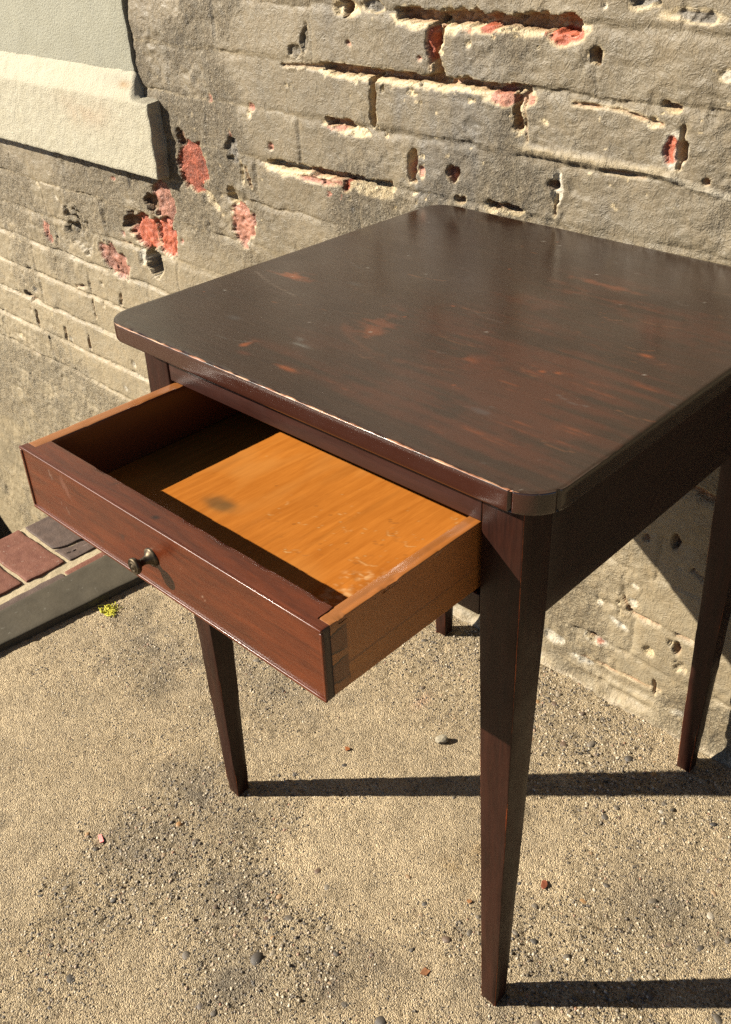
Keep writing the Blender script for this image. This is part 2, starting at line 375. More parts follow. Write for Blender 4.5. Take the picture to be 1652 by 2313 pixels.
slot(-.452, .739, -.405, .738, .0042, .014, .007); slot(-.508, .737, -.498, .737, .003, .012, .001)
slot(-.325, .882, -.262, .882, .0012, .007, 0); slot(-.262, .882, -.205, .871, .0012, .007, 0)
slot(-.40, .885, -.392, .83, .0012, .006, 0)
chip(-.243, 1.0, .016, .013, .010, GREY * 1.2, .004); chip(-.18, .985, .03, .006, .003, GREY * 1.4, .004); chip(-.12, .93, .02, .006, .001, WHITE * .8, .003); chip(-.09, .955, .014, .012, .004, GREY, .004)
chip(-.805, .925, .007, .020, .004, PAINT * .8, .002, DUST, rot=-15); chip(-.83, .905, .014, .009, .003, PAINT * .9, .003, DUST); slot(-.86, .883, -.775, .888, .0022, .007, .003, DUST)
chip(-.77, 1.0, .05, .012, .006, GREY, .003, DUST)
# bare brick on the left
chip(-1.128, .692, .047, .046, .0055, RED, .003, rot=14, amp=.2, rough_=.0015, cav=(-1.148, .737, .013, .016)); chip(-1.086, .642, .024, .007, .004, CREAM, .003, rot=-38)
chip(-1.240, .607, .035, .042, .005, PINK * .95, .002, rot=14, amp=.2, rough_=.0015, cav=(-1.283, .60, .013, .024))
chip(-1.318, .533, .052, .037, .009, RED * 1.08, .003, amp=.22, cav=(-1.372, .548, .018, .028)); chip(-1.252, .538, .042, .038, .008, RED * 1.1, .003, amp=.22)
chip(-1.306, .474, .031, .029, .034, GREY * .8, .003, amp=.15); chip(-1.345, .480, .012, .022, .004, WHITE * .75, .002)
chip(-1.462, .446, .054, .033, .005, PINK * .85, .002, rot=-20, amp=.3)
chip(-1.000, .612, .030, .040, .004, PINK, .003, rot=10, amp=.35); chip(-1.022, .657, .012, .013, .012, CREAM, .004)
chip(-1.590, .487, .050, .044, .007, DUST * .6, .002, DUST); chip(-1.60, .50, .03, .02, .003, DUST * .7, .002, DUST)
chip(-1.734, .455, .012, .023, .003, PINK * 1.25, .001, WHITE, rot=12)
chip(-.947, .812, .008, .007, .002, PINK, .002); chip(-.953, .800, .006, .006, .002, CREAM, .002); chip(-1.055, .815, .006, .007, .002, PINK, .002); chip(-1.01, .755, .004, .011, .002, PINK, .002); chip(-.905, .755, .006, .006, .002, PINK, .002)
chip(-.985, .700, .004, .018, .006, CREAM, .002); slot(-.975, .71, -.965, .68, .002, .008, 0); chip(-1.01, .735, .018, .02, .003, GREY * 1.4, .001, DUST)
slot(-1.910, .266, -1.895, .262, .007, .020, .001, DUST); slot(-1.895, .264, -1.857, .262, .003, .015, .001, DUST)
slot(-1.588, .325, -1.587, .285, .0024, .010, 0); slot(-1.638, .225, -1.639, .195, .0024, .010, 0); slot(-1.880, .225, -1.881, .19, .0028, .012, 0); slot(-1.745, .215, -1.748, .187, .0026, .012, 0); slot(-1.462, .37, -1.466, .345, .0024, .012, 0); slot(-1.65, .345, -1.62, .352, .003, .01, 0)
# below the table
chip(-.224, .098, .013, .008, .003, CREAM, .003, WHITE, cav=(-.228, .099, .006, .014)); chip(-.212, .096, .011, .006, .003, PINK, .003, WHITE)
chip(-.161, .199, .013, .011, .001, WHITE * .85, .003, DUST); slot(-.178, .198, -.166, .182, .0018, .010, 0); chip(-.163, .231, .007, .003, .001, WHITE, .001, rot=-20)
chip(-.180, .147, .015, .004, .001, WHITE, .002, WHITE, rot=-18); chip(-.128, .126, .010, .008, .004, CREAM, .003, DUST); chip(-.084, .155, .005, .010, .014, MORT * .7, .002, DUST); chip(-.078, .128, .012, .012, .004, DUST, .002)
chip(-.292, .060, .022, .010, .001, WHITE, .003, WHITE); chip(-.217, .170, .005, .004, .001, WHITE, .001)
chip(-.235, .045, .022, .005, .001, WHITE * .9, .003, DUST); chip(-.07, .038, .016, .006, .001, WHITE * .85, .003, DUST)
slot(-.24, .052, -.10, .062, .0010, .004, 0); slot(-.112, .075, -.108, .05, .0014, .008, 0)
chip(-.112, .333, .006, .012, .014, MORT * .7, .002, DUST); chip(-.155, .32, .006, .006, .008, MORT, .002, DUST); slot(-.08, .298, -.05, .288, .0025, .008, .003, DUST); slot(-.10, .425, -.05, .416, .003, .008, 0)
rr = random.Random(3)
for i in range(48):                                              # small losses all over
    u = rr.uniform(-2.3, .1); z = rr.uniform(.0, 1.04); q = rr.random()
    r_ = rr.uniform(.0015, .0045) * (1.6 if u < -1 else 1)
    chip(u, z, r_ * rr.uniform(.8, 2), r_, rr.uniform(.001, .004), [CREAM, DUST, WHITE, PINK, GREY][int(q * 5)], .0015, DUST, rr.uniform(-40, 40))
for i in range(18):
    u = rr.uniform(-2.3, .1); z = Z0 - MOD * rr.randint(0, 11) + rr.uniform(-.003, .003); l = rr.uniform(.01, .06)
    slot(u, z, u + l, z + rr.uniform(-.003, .003), rr.uniform(.0008, .002), rr.uniform(.004, .009), .002 if rr.random() < .4 else 0, DUST)
# ridges of smeared mortar
def ridge(u0, z0, u1, z1, hw, h, col, a):
    sl = box(min(u0, u1) - .03, max(u0, u1) + .03, min(z0, z1) - .03, max(z0, z1) + .03); u, z = U[sl], Z[sl]
    t = np.clip((u - u0) / (u1 - u0), 0, 1); s = np.abs(z - (z0 + (z1 - z0) * t)) / (hw * (1 + .4 * rag3[sl])); m = sstep(1, .2, s) * sstep(0, .12, t) * sstep(1, .88, t)
    D[sl] += h * m; cmix(sl, col, m * a)
ridge(-.42, .819, -.16, .818, .009, .0035, DUST, .7); ridge(-.20, .815, -.05, .795, .007, .003, WHITE * .8, .5); ridge(-.86, .882, -.76, .889, .006, .003, DUST, .5)
ridge(-.27, .030, -.0, .032, .010, .004, DUST, .6)
# bottom fillet of mortar against the pavement
ft = sstep(.024, .0, Z + .010 * fbm(U, Z, .06, 3, 211)) * (U > -1.35) * (Z > -.03)
D += .012 * ft + .0015 * ft * rag; blend(DUST, .6 * ft); blend(rgb(.58, .50, .37), .8 * sstep(.008, .002, Z + .004 * fbm(U, Z, .02, 2, 213)) * (Z > -.03) * (U > -1.35))
C = np.clip(C * AGE, .006, .95)

# --- split into bricks and the mortar/rendered rest
q = lambda A: (A[:-1, :-1] + A[1:, 1:]) * .5
Uq, Zq = q(U), q(Z)
qid = BR[:-1, :-1].copy()
keep = (Uq > -2.6) & (Uq < .42) & (Zq > .055) & (Zq < 1.2) & (parge[:-1, :-1] < .5)
keep &= ~(is_joint[:-1, :-1] | is_joint[1:, 1:])
keep &= ~((Uq < -1.27) & (Zq > .80)) & ~((Uq < -1.22) & (Zq > .64) & (Zq <= .80))
qid[~keep] = -1
vid = np.arange(NU * NZ).reshape(NU, NZ)
Q = np.stack([vid[:-1, :-1], vid[1:, :-1], vid[1:, 1:], vid[:-1, 1:]], -1)
crust = np.clip(sstep(.45, 1.05, roughz + .45 * fbm(U, Z, .06, 4, 221) - .18 * left - .15 * smooth), 0, 1) * .8
V0 = np.stack([U, -D, Z], -1).reshape(-1, 3); C0 = np.concatenate([C, crust[..., None]], -1).reshape(-1, 4)

def cut(quads, off=(0, 0, 0)):
    vi, inv = np.unique(quads.ravel(), return_inverse=True)
    return V0[vi] - np.array(off), inv.reshape(-1, 4), C0[vi]
Vm, Fm, Cm = cut(Q[qid < 0])
wall = link('brick_wall', mesh_np('brick_wall', Vm, Fm, Cm), M_WALL, loc=QW)
wall.rotation_euler = (0, 0, YAW)
tag(wall, 'weathered khaki painted brick wall with flaking paint and open mortar joints behind the table', 'wall')
# solid body behind the face
def join_box(lo, hi):
    V, F, e = rbox(lo, hi, .6, .004); return V, F
V, F = join_box((-4.2, .05, -1.15), (2.2, .30, 3.2))
core = link('wall_core', mesh_np('wall_core', V, F, np.broadcast_to(MORT, (len(V), 3)), smooth=False), M_WALL, wall)
order = np.argsort(qid.ravel(), kind='stable'); sid = qid.ravel()[order]; start = np.searchsorted(sid, np.unique(sid[sid >= 0]))
ids = np.unique(sid[sid >= 0]); Qf = Q.reshape(-1, 4)
ii, jj = np.divmod(np.arange(qid.size), NZ - 1)
pad = np.pad(qid, 1, constant_values=-5)
for k, bid in enumerate(ids):
    lo = np.searchsorted(sid, bid, 'left'); hi = np.searchsorted(sid, bid, 'right'); f = order[lo:hi]
    if len(f) < 40: 
        continue
    i, j = ii[f], jj[f]; quads = Qf[f]
    cu, cz = V0[quads[:, 0], 0].mean(), V0[quads[:, 0], 2].mean()
    V, F, c = cut(quads, (cu, 0, cz))
    # sides of the brick running back into the wall
    rim = []
    for (di, dj, a, b) in ((0, -1, 0, 1), (1, 0, 1, 2), (0, 1, 2, 3), (-1, 0, 3, 0)):
        m = pad[i + 1 + di, j + 1 + dj] != bid; rim.append(np.stack([quads[m][:, a], quads[m][:, b]], 1))
    rim = np.concatenate(rim); n0 = len(V)
    off = np.array((cu, 0, cz)); A = V0[rim[:, 0]] - off; B = V0[rim[:, 1]] - off
    A2 = A.copy(); B2 = B.copy(); A2[:, 1] = .045; B2[:, 1] = .045
    m_ = len(rim); SV = np.concatenate([A, B, A2, B2]); ix = np.arange(m_) + n0
    SF = np.stack([ix + m_, ix, ix + 2 * m_, ix + 3 * m_], 1); rc = C0[rim.ravel()].reshape(-1, 2, 4)
    me = mesh_np('brick', np.concatenate([V, SV]), np.concatenate([F, SF]), np.concatenate([c, rc[:, 0], rc[:, 1], rc[:, 0], rc[:, 1]]))
    link('brick', me, M_WALL, wall, (cu, 0, cz))

# rendered panel over the sill, and the sill
V, F, e = rbox((-3.4, -.0045, .70), (-1.266, .03, 2.6), (.006, .02, .012), .002)
m_ = V[:, 0] > -1.30
V[:, 0] += np.where(m_, .006 * fbm(V[:, 2], V[:, 2] * 0, .05, 3, 301) * sstep(-1.30, -1.27, V[:, 0]), 0)
fr = V[:, 1] < -.002; V[:, 1] += np.where(fr, .0012 * fbm(V[:, 0], V[:, 2], .05, 3, 311), 0)
pc = np.broadcast_to(rgb(.485, .472, .36) * .44, (len(V), 3)).copy() * (1 + .06 * fbm(V[:, 0], V[:, 2], .2, 3, 321))[:, None]
o = link('rendered_panel', mesh_np('rendered_panel', V, F, pc), M_STUCCO, wall); o['label'] = 'smooth pale grey-green rendered panel above the white sill'
V, F, e = rbox((-3.4, -.028, .6600), (-1.2045, .03, .840), (.005, .006, .004), .004)
top = sstep(.790, .794, V[:, 2]); frac = np.clip((V[:, 2] - .793) / (.840 - .793), 0, 1)
ge = sstep(-1.247, -1.262, V[:, 0])                                # the sloping part stops short of the end of the block
V[:, 1] = np.where(V[:, 2] > .793, np.maximum(V[:, 1], -.028 + frac * (.0235 * ge + .028 * (1 - ge))), V[:, 1])
V[:, 2] = np.where(V[:, 2] > .793, .793 + (V[:, 2] - .793) * (.10 + .90 * ge), V[:, 2])
rn = fbm(V[:, 0], V[:, 2], .03, 4, 331); fr = V[:, 1] < .0
V[:, 1] -= np.where(fr, .0005 * rn + .0008 * fbm(V[:, 0], V[:, 2], .008, 2, 335), 0); V[:, 0] += np.where(V[:, 0] > -1.28, .0022 * fbm(V[:, 2], V[:, 1], .03, 3, 341), 0); V[:, 2] += .0012 * fbm(V[:, 0], V[:, 1], .03, 3, 351)
pc = np.broadcast_to(rgb(.74, .685, .51), (len(V), 3)).copy()
def stain(cx, cz, rx, rz, colr, a):
    global pc
    k = np.clip(np.exp(-((V[:, 0] - cx) / rx) ** 2 - ((V[:, 2] - cz) / rz) ** 2) * a * (1 + .8 * rn), 0, 1)[:, None]; pc = pc * (1 - k) + np.array(colr) * k
stain(-1.42, .76, .09, .03, (.70, .52, .34), .45); stain(-1.285, .818, .018, .006, (.62, .36, .14), .9); stain(-1.222, .80, .022, .008, (.36, .32, .25), .9); stain(-1.30, .825, .09, .012, (.50, .46, .36), .35)
pc *= .415
o = link('window_sill', mesh_np('window_sill', V, F, pc), M_STUCCO, wall); o['label'] = 'thick off-white rendered sill with a sloping top and square end'

# ================================================================== GROUND
gx = seg((-40, -6, 4), (-6, -1.34, .5), (-1.34, -1.04, .02), (-1.04, -.62, .0036), (-.62, .24, .0026), (.24, .40, .01), (.40, 4, .2), (4, 40, 4))
gy = seg((-40, -4, 4), (-4, -.62, .2), (-.62, -.44, .01), (-.44, .30, .0026), (.30, .545, .0030))
X, Y = np.meshgrid(gx, gy, indexing='ij')
vis = (X > -1.05) & (X < .3) & (Y > -.5)
expo = np.clip(.35 + .75 * fbm(X, Y, .22, 3, 401) + .35 * fbm(X, Y, .05, 2, 411), 0, 1)     # how much aggregate shows
for (cx, cy, r_, a) in ((-.50, -.14, .09, .7), (-.33, -.10, .10, .6), (-.22, -.10, .09, .9), (.0, .10, .10, .6), (-.10, .40, .08, .7), (.08, .22, .12, .6), (-.42, .30, .05, .3), (-.25, .20, .10, -.5), (-.28, .03, .08, -.35), (-.75, .05, .1, .2)):
    expo += a * np.exp(-((X - cx) ** 2 + (Y - cy) ** 2) / r_ ** 2)
expo = np.clip(expo, 0, 1)
Hh = .0015 * fbm(X, Y, .12, 3, 421) + .0006 * fbm(X, Y, .02, 3, 431) + (.0005 + .0006 * expo) * fbm(X, Y, .0065, 2, 441) - (.0009 + .0011 * expo) * sstep(.25, .75, fbm(X, Y, .010, 2, 445))
Hh = np.where(vis, Hh, 0)
GC = np.broadcast_to(rgb(.52, .42, .275), X.shape + (3,)).copy()
GC *= (1 + .13 * fbm(X, Y, .30, 3, 451) + .15 * fbm(X, Y, .045, 4, 461) + .10 * fbm(X, Y, .010, 2, 463))[..., None]
GC *= (1 - .30 * sstep(.35, .9, fbm(X, Y, .085, 4, 467)))[..., None] * (1 - np.array((0, .01, .03)) * sstep(.2, .8, fbm(X, Y, .12, 3, 469))[..., None])
def gst(cx, cy, rx, ry, colr, a, ns=0.6):
    global GC
    k = np.clip(np.exp(-((X - cx) / rx) ** 2 - ((Y - cy) / ry) ** 2) * a * (1 + ns * fbm(X, Y, .03, 4, 471)), 0, 1)[..., None]; GC = GC * (1 - k) + np.array(colr) * k
GREYG = (.19, .165, .13)
k = np.clip((expo - .45) * .6, 0, .32)[..., None]; GC = GC * (1 - k) + np.array((.33, .285, .205)) * k
for s_ in ((-.50, -.13, .07, .05), (-.36, -.10, .05, .05), (-.60, .20, .10, .05), (-.80, .12, .12, .06), (-.52, -.02, .10, .05), (-.26, -.17, .06, .06), (.07, .26, .07, .07), (-.02, .02, .05, .05)):
    gst(*s_, GREYG, .50, 1.0)
gst(-.155, .165, .014, .02, (.36, .23, .09), .45); gst(-.17, .125, .02, .012, (.36, .24, .10), .35); gst(-.155, -.045, .05, .03, (.15, .125, .10), .5); gst(-.17, -.105, .035, .03, (.12, .10, .085), .55); gst(-.10, .06, .012, .01, (.20, .17, .13), .6); gst(-.40, .33, .01, .02, (.62, .28, .22), .3)
GC = np.clip(GC * np.array((1.66, 1.68, 1.74)) * AGE, .015, .9)
gid = np.arange(X.size).reshape(X.shape)
GQ = np.stack([gid[:-1, :-1], gid[1:, :-1], gid[1:, 1:], gid[:-1, 1:]], -1)
xq, yq = q(X), q(Y)
hole = (xq < -1.34) & (xq > -3.3) & (yq > -.25)
under = (xq > -1.32) & (xq < -1.06) & (yq > -2.1)
GQ = GQ[~(hole | under)]
ground = link('pavement', mesh_np('pavement', np.stack([X, Y, Hh], -1).reshape(-1, 3), GQ, np.concatenate([GC, expo[..., None]], -1).reshape(-1, 4)), M_GROUND)
tag(ground, 'sandy concrete pavement with exposed pebble aggregate', 'pavement', kind='structure')

# height of the ground at a point
def gh(x, y):
    i = np.clip(np.searchsorted(gx, x), 0, len(gx) - 1); j = np.clip(np.searchsorted(gy, y), 0, len(gy) - 1); return Hh[i, j], expo[i, j]

# pebbles set in the concrete
def pebble_mesh(seed, sub_=2):
    bm = bmesh.new(); bmesh.ops.create_icosphere(bm, subdivisions=sub_, radius=1); r = random.Random(seed)
    ax = [Vector((r.gauss(0, 1), r.gauss(0, 1), r.gauss(0, 1))).normalized() for _ in range(4)]
    for v in bm.verts:
        v.co *= 1 + sum(.10 * math.sin(2.3 * v.co.dot(a) + i) for i, a in enumerate(ax))
        v.co.x *= 1.25; v.co.z *= .55
    me = bpy.data.meshes.new('pebble'); bm.to_mesh(me); bm.free()
    for p in me.polygons: p.use_smooth = True
    me.materials.append(M_PEB); return me
PEB = [pebble_mesh(i) for i in range(7)]
rp = random.Random(11); n_peb = 0
spots = [(-.2655, -.136, .0085), (-.4155, -.3018, .0075), (-.1414, -.1064, .0075), (-.4796, -.2199, .0065), (-.2935, -.0914, .0065), (-.554, -.178, .0045), (-.10, -.09, .007), (-.18, .40, .0065), (-.15, .43, .007), (-.09, .44, .006), (-.06, .33, .006), (-.03, .42, .007)]
while len(spots) < 298:
    x = rp.uniform(-.72, .26); y = rp.uniform(-.40, .49); e_ = gh(x, y)[1]
    if rp.random() > (.06 + e_ ** 2) * (.30 + .70 * (x > -.30)) : continue
    s_ = .0022 + .0040 * rp.random() ** 2.0
    if all((x - a) ** 2 + (y - b) ** 2 > (1.5 * (s_ + c)) ** 2 for a, b, c in spots): spots.append((x, y, s_))
for (x, y, s_) in spots:
    o = bpy.data.objects.new('pebble', PEB[rp.randrange(7)]); COL.objects.link(o); o.parent = ground
    o.location = (x, y, gh(x, y)[0] - (.31 if s_ < .0063 else .42) * s_); o.scale = (s_, s_, s_ * rp.uniform(.75, 1.1)); o.rotation_euler = (rp.uniform(-.2, .2), rp.uniform(-.2, .2), rp.uniform(0, 6.28))
# coarse sand and fine gravel standing out of the surface, joined as one part
rg_ = np.random.RandomState(21); NG = 56000
px = rg_.uniform(-1.0, .25, NG * 2); py = rg_.uniform(-.45, .53, NG * 2)
ix = np.clip(np.searchsorted(gx, px), 0, len(gx) - 1); iy = np.clip(np.searchsorted(gy, py), 0, len(gy) - 1)
acc = rg_.rand(NG * 2) < .42 + .58 * expo[ix, iy] ** 1.3
# leave out what the camera never sees
acc &= (py - .0 < .53) & (px * .0 == 0) & ((py + 1.05 * px) > -1.05)
px, py, ix, iy = px[acc][:NG], py[acc][:NG], ix[acc][:NG], iy[acc][:NG]; n = len(px)
bm = bmesh.new(); bmesh.ops.create_icosphere(bm, subdivisions=1, radius=1); bv = np.array([v.co[:] for v in bm.verts]); bf = np.array([[v.index for v in f.verts] for f in bm.faces]); bm.free()
kf = bv[bf].mean(1)[:, 2] > -.35; bf = bf[kf]
sz = .0007 + (.0007 + .0014 * expo[ix, iy]) * rg_.rand(n) ** 2.5; rot = rg_.rand(n) * 6.28; asp = .7 + .6 * rg_.rand(n); hz = .45 + .5 * rg_.rand(n)
P = bv[None] * np.stack([sz * asp, sz, sz * hz], 1)[:, None, :] * (1 + .35 * (rg_.rand(n, len(bv), 1) - .5))
c_, s_ = np.cos(rot)[:, None], np.sin(rot)[:, None]
P = np.stack([P[..., 0] * c_ - P[..., 1] * s_, P[..., 0] * s_ + P[..., 1] * c_, P[..., 2]], -1)
P += np.stack([px, py, Hh[ix, iy] - sz * .22], 1)[:, None, :]
Fg = (bf[None] + (np.arange(n) * len(bv))[:, None, None]).reshape(-1, 3)
agg = link('aggregate', mesh_np('aggregate', P.reshape(-1, 3), Fg, smooth=True), M_GRAIN, ground); agg['kind'] = 'stuff'

# brick edging with a painted kerb
def mat_simple(name, c1, c2, scale, rough, bumpd=.001, spec=.35, speck=None):
    m = NT(name); P = m.n('NewGeometry').outputs['Position']; c1, c2 = [tuple(v * AGE for v in q_) for q_ in (c1, c2)]; speck = speck and tuple(v * AGE for v in speck)
    n1 = m.noise(P, scale, 5, .62); n2 = m.noise(P, scale * 7, 3)
    c = m.mix(m.rng(n1, .32, .70), c1, c2)
    if speck: c = m.mix(m.rng(m.noise(P, scale * 3.1, 3, .6), .66, .71), c, speck)
    return m.done(c, rough, m.bump(m.math('ADD', n1, m.math('MULTIPLY', n2, .5)), bumpd, .8), spec)
M_PAVB = [mat_simple('paving_brick_red', (.19, .063, .036), (.28, .112, .068), 60, .75, .0016, speck=(.42, .33, .26)),
          mat_simple('paving_brick_brown', (.095, .062, .048), (.16, .105, .08), 60, .75, .0016, speck=(.05, .04, .035))]
M_BED = mat_simple('pale_mortar', (.52, .42, .26), (.66, .55, .36), 90, .9, .002)
M_KERB = mat_simple('olive_kerb_paint', (.072, .060, .039), (.108, .090, .060), 26, .62, .0009, .25, speck=(.17, .155, .12))
edging = Vector((0, 0, 0))
V, F, e = rbox((-1.338, -2.0, -.12), (-1.095, .52, .0095), (.005, .006, .05), .003)
tp = V[:, 2] > .004; V[:, 2] += np.where(tp, .0012 * fbm(V[:, 0], V[:, 1], .02, 3, 501), 0)
bed = link('brick_edging', mesh_np('brick_edging', V, F), M_BED)
tag(bed, 'row of red and brown paving bricks in pale mortar at the left of the pavement', 'paving', kind='structure')
rk = random.Random(4)
def pav_brick(x0, x1, y0, y1, mt, skew=0.0, ztop=.0135, seed=0, name='brick'):
    V, F, e = rbox((x0, y0, -.05), (x1, y1, ztop), (.006, .006, .03), .0022)
    V[:, 1] += skew * (V[:, 0] - x1)
    V[:, 0] += .0018 * fbm(V[:, 1], V[:, 2] * 0 + seed, .025, 3, 511); V[:, 1] += .0018 * fbm(V[:, 0], V[:, 2] * 0 + seed, .025, 3, 521)
    V[:, 2] += np.where(V[:, 2] > 0, .0008 * fbm(V[:, 0], V[:, 1], .03, 3, 531), 0)
    return link(name, mesh_np(name, V, F), mt, bed)
yb = .0695 - 7 * .0915; i = 0
while yb < .50:
    y1 = min(yb + .082, .518)
    if abs(yb - .161) < .02:                                     # the cracked one, in two pieces with a mortar line between
        sk = .06
        a = pav_brick(-1.334, -1.2235, yb, y1, M_PAVB[1], .0, .0135, 3); a['label'] = 'dark brown brick, larger piece left of the mortared crack'
        b = pav_brick(-1.2165, -1.160, yb, y1, M_PAVB[1], .0, .0128, 4); b['label'] = 'dark brown brick, smaller piece beside the kerb'
        for ob in (a, b):
            me = ob.data; n_ = len(me.vertices); co = np.empty(n_ * 3, np.float32); me.vertices.foreach_get('co', co); co = co.reshape(-1, 3)
            near = sstep(.10, 0, np.abs(co[:, 0] + 1.22)); co[:, 0] += near * ((co[:, 1] - yb) * .40 + .004 * np.sin((co[:, 1] - yb) * 90)) * (np.abs(co[:, 0] + 1.22) < .03)
            me.vertices.foreach_set('co', co.ravel()); me.update()
    else:
        pav_brick(-1.334 + rk.uniform(-.003, .003), -1.160 + rk.uniform(-.003, .003), yb, y1, M_PAVB[0 if abs(yb - .0695) < .03 or abs(yb + .022) < .03 or rk.random() < .7 else 1], rk.uniform(-.02, .02), .0135 + rk.uniform(-.001, .001), i)
    yb += .0915; i += 1
# narrow strip of brick left showing between mortar and kerb
yy = -1.2
while yy < .5:
    l = min(rk.uniform(.15, .20), .518 - yy)
    pav_brick(-1.137, -1.112, yy, yy + l - .004, M_PAVB[0 if rk.random() < .7 else 1], 0, .0122, i); yy += l; i += 1
V, F, e = rbox((-1.1185, -2.0, -.12), (-1.012, .52, .0150), (.008, .008, .03), .004)
kx = sstep(-1.09, -1.02, V[:, 0]); V[:, 0] += kx * (.075 * np.clip(V[:, 1], -.6, .6) - .012) - (1 - kx) * .015 * np.clip(V[:, 1], -.6, .6)
V[:, 0] += kx * .0015 * fbm(V[:, 1], V[:, 2], .05, 3, 541); V[:, 2] += np.where(V[:, 2] > 0, .0009 * fbm(V[:, 0], V[:, 1], .05, 3, 551), 0)
kerb = link('kerb', mesh_np('kerb', V, F), M_KERB, bed); kerb['label'] = 'flat kerb painted dark olive grey along the bricks'

# sunken light well below the sill
lv, lf = [], []
def addbox(lo, hi):
    V, F, e = rbox(lo, hi, .4, .006); lf.append(F + sum(len(a) for a in lv)); lv.append(V)
addbox((-3.42, -.37, -1.25), (-1.345, .60, -1.12)); addbox((-3.42, -.37, -1.119), (-3.30, .53, -.004)); addbox((-3.297, -.37, -1.119), (-1.345, -.25, -.004))
V = np.concatenate(lv)
o = link('light_well', mesh_np('light_well', V, np.concatenate(lf), np.broadcast_to(rgb(.20, .165, .11), (len(V), 3)), smooth=False), M_WALL)
tag(o, 'sunken light well beside the wall, beyond the paving bricks', 'light well', kind='structure')

# ================================================================== THE TABLE
W, DP, TOP = .50405, .50528, .73
TT = .0203; ZB = TOP - TT; AH = .13821; ZA = ZB - AH
RED_D = (.050, .017, .010); RED_L = (.105, .036, .020)
M_TOP = mat_wood('dark_varnished_top', (.0160, .0072, .0040), (.0300, .0140, .0082), (1.2, 14, 14), 1.6, (.19, .36), (.50, .29, .165), .25, .45, 1, 1, .16, .00008)
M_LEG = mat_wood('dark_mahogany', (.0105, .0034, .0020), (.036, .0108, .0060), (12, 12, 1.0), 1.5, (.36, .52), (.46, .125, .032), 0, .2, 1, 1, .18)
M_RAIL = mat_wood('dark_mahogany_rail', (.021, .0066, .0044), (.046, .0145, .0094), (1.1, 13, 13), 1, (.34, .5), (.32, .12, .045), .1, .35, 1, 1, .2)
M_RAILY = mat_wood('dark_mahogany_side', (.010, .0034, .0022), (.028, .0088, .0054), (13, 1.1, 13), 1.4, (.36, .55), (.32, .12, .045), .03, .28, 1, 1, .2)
M_FRONT = mat_wood('red_mahogany', (.044, .0085, .0024), (.125, .025, .0058), (1.3, 11, 11), 1, (.28, .42), (.45, .26, .16), .12, .35, 1, 1, .12)
M_HONEY = mat_wood('honey_wood', (.31, .098, .0130), (.48, .175, .0290), (11, 1.0, 11), 1.3, (.32, .48), (.50, .27, .10), 0, .04, .6, .8, .2, .00004)
M_SIDE = mat_wood('honey_side', (.28, .092, .0135), (.46, .165, .027), (13, 1.2, 13), .9, (.4, .55), (.22, .09, .04), .25, .5, 1, .8, .2)

table = bpy.data.objects.new('side_table', None); COL.objects.link(table)
table.location = (-W / 2, DP / 2, 0); table.empty_display_size = .2
tag(table, 'dark mahogany side table with worn square top, tapered legs and its drawer pulled open', 'table')
OFF = np.array((-W / 2, DP / 2, 0))
def part(name, V, F, mat, e=None, tint=None, parent=None, smooth=True):
    if e is None: e = np.zeros(len(V))
    if tint is None: tint = np.zeros((len(V), 4))
    me = mesh_np(name, V - OFF if parent is None else V - OFF, F, tint, e, smooth)
    o = link(name, me, mat, parent or table); return o
def autosmooth(o):
    o.data.polygons.foreach_set('use_smooth', np.ones(len(o.data.polygons), bool))

# --- top
x0, x1, y0, y1 = -W - .03186, .03186, -.02554, .5306
exx = (-.0005, .0005, .0030, .0040, .0050, .0060); exy = (-.0030, -.0020, -.0010, 0, .0010, .0020)
V, F, e = rbox((x0, y0, ZB), (x1, y1, TOP), (.0026, .0026, .004), .0022, (exx, exy, ()))
orig = V.copy()
Rc = .036
cx = np.where(V[:, 0] > (x0 + x1) / 2, x1 - Rc, x0 + Rc); cy = np.where(V[:, 1] > (y0 + y1) / 2, y1 - Rc, y0 + Rc)
sx = np.sign(V[:, 0] - (x0 + x1) / 2); sy = np.sign(V[:, 1] - (y0 + y1) / 2)
a = np.clip((V[:, 0] - cx) * sx / Rc, 0, 1); b = np.clip((V[:, 1] - cy) * sy / Rc, 0, 1)
inc = (a > 0) & (b > 0); r_ = np.maximum(a, b); nn = np.hypot(a, b) + 1e-9
V[:, 0] = np.where(inc, cx + sx * Rc * a / nn * r_, V[:, 0]); V[:, 1] = np.where(inc, cy + sy * Rc * b / nn * r_, V[:, 1])
# two saw cuts in the edge at the near right corner
tint = np.zeros((len(V), 4))
side_f = orig[:, 1] < y0 + .0008; side_r = orig[:, 0] > x1 - .0008
nf = side_f & (np.abs(orig[:, 0] - .0030) < .0016); nr = side_r & (np.abs(orig[:, 1] + .001) < .0016)
V[nf, 1] += .006; V[nr, 0] -= .006
tint[side_f & (orig[:, 2] < TOP - .001)] = (.040, .0125, .0078, .8)
for m_ in (nf, nr): tint[m_] = (.006, .004, .003, 1)
topm = orig[:, 2] > TOP - .0005
tx, ty = V[:, 0], V[:, 1]
def put(mask, colr):
    colr = tuple(v * .72 for v in colr)
    m = np.clip(mask, 0, 1) * topm; a0 = tint[:, 3]; na = a0 + m * (1 - a0); nz = np.maximum(na, 1e-6)
    tint[:, :3] = (tint[:, :3] * (a0 * (1 - m))[:, None] + np.array(colr) * m[:, None]) / nz[:, None]; tint[:, 3] = na
gr = fbm(tx, ty, .16, 4, 601, sy=.010); gr2 = fbm(tx, ty, .05, 4, 611, sy=.006); bl = fbm(tx, ty, .10, 3, 621); fn = fbm(tx, ty, .012, 3, 631)
def blob(cx, cy, rx, ry, n=.5): return np.exp(-((tx - cx) / rx) ** 2 - ((ty - cy) / ry) ** 2) * (1 + n * fn + n * .6 * bl)
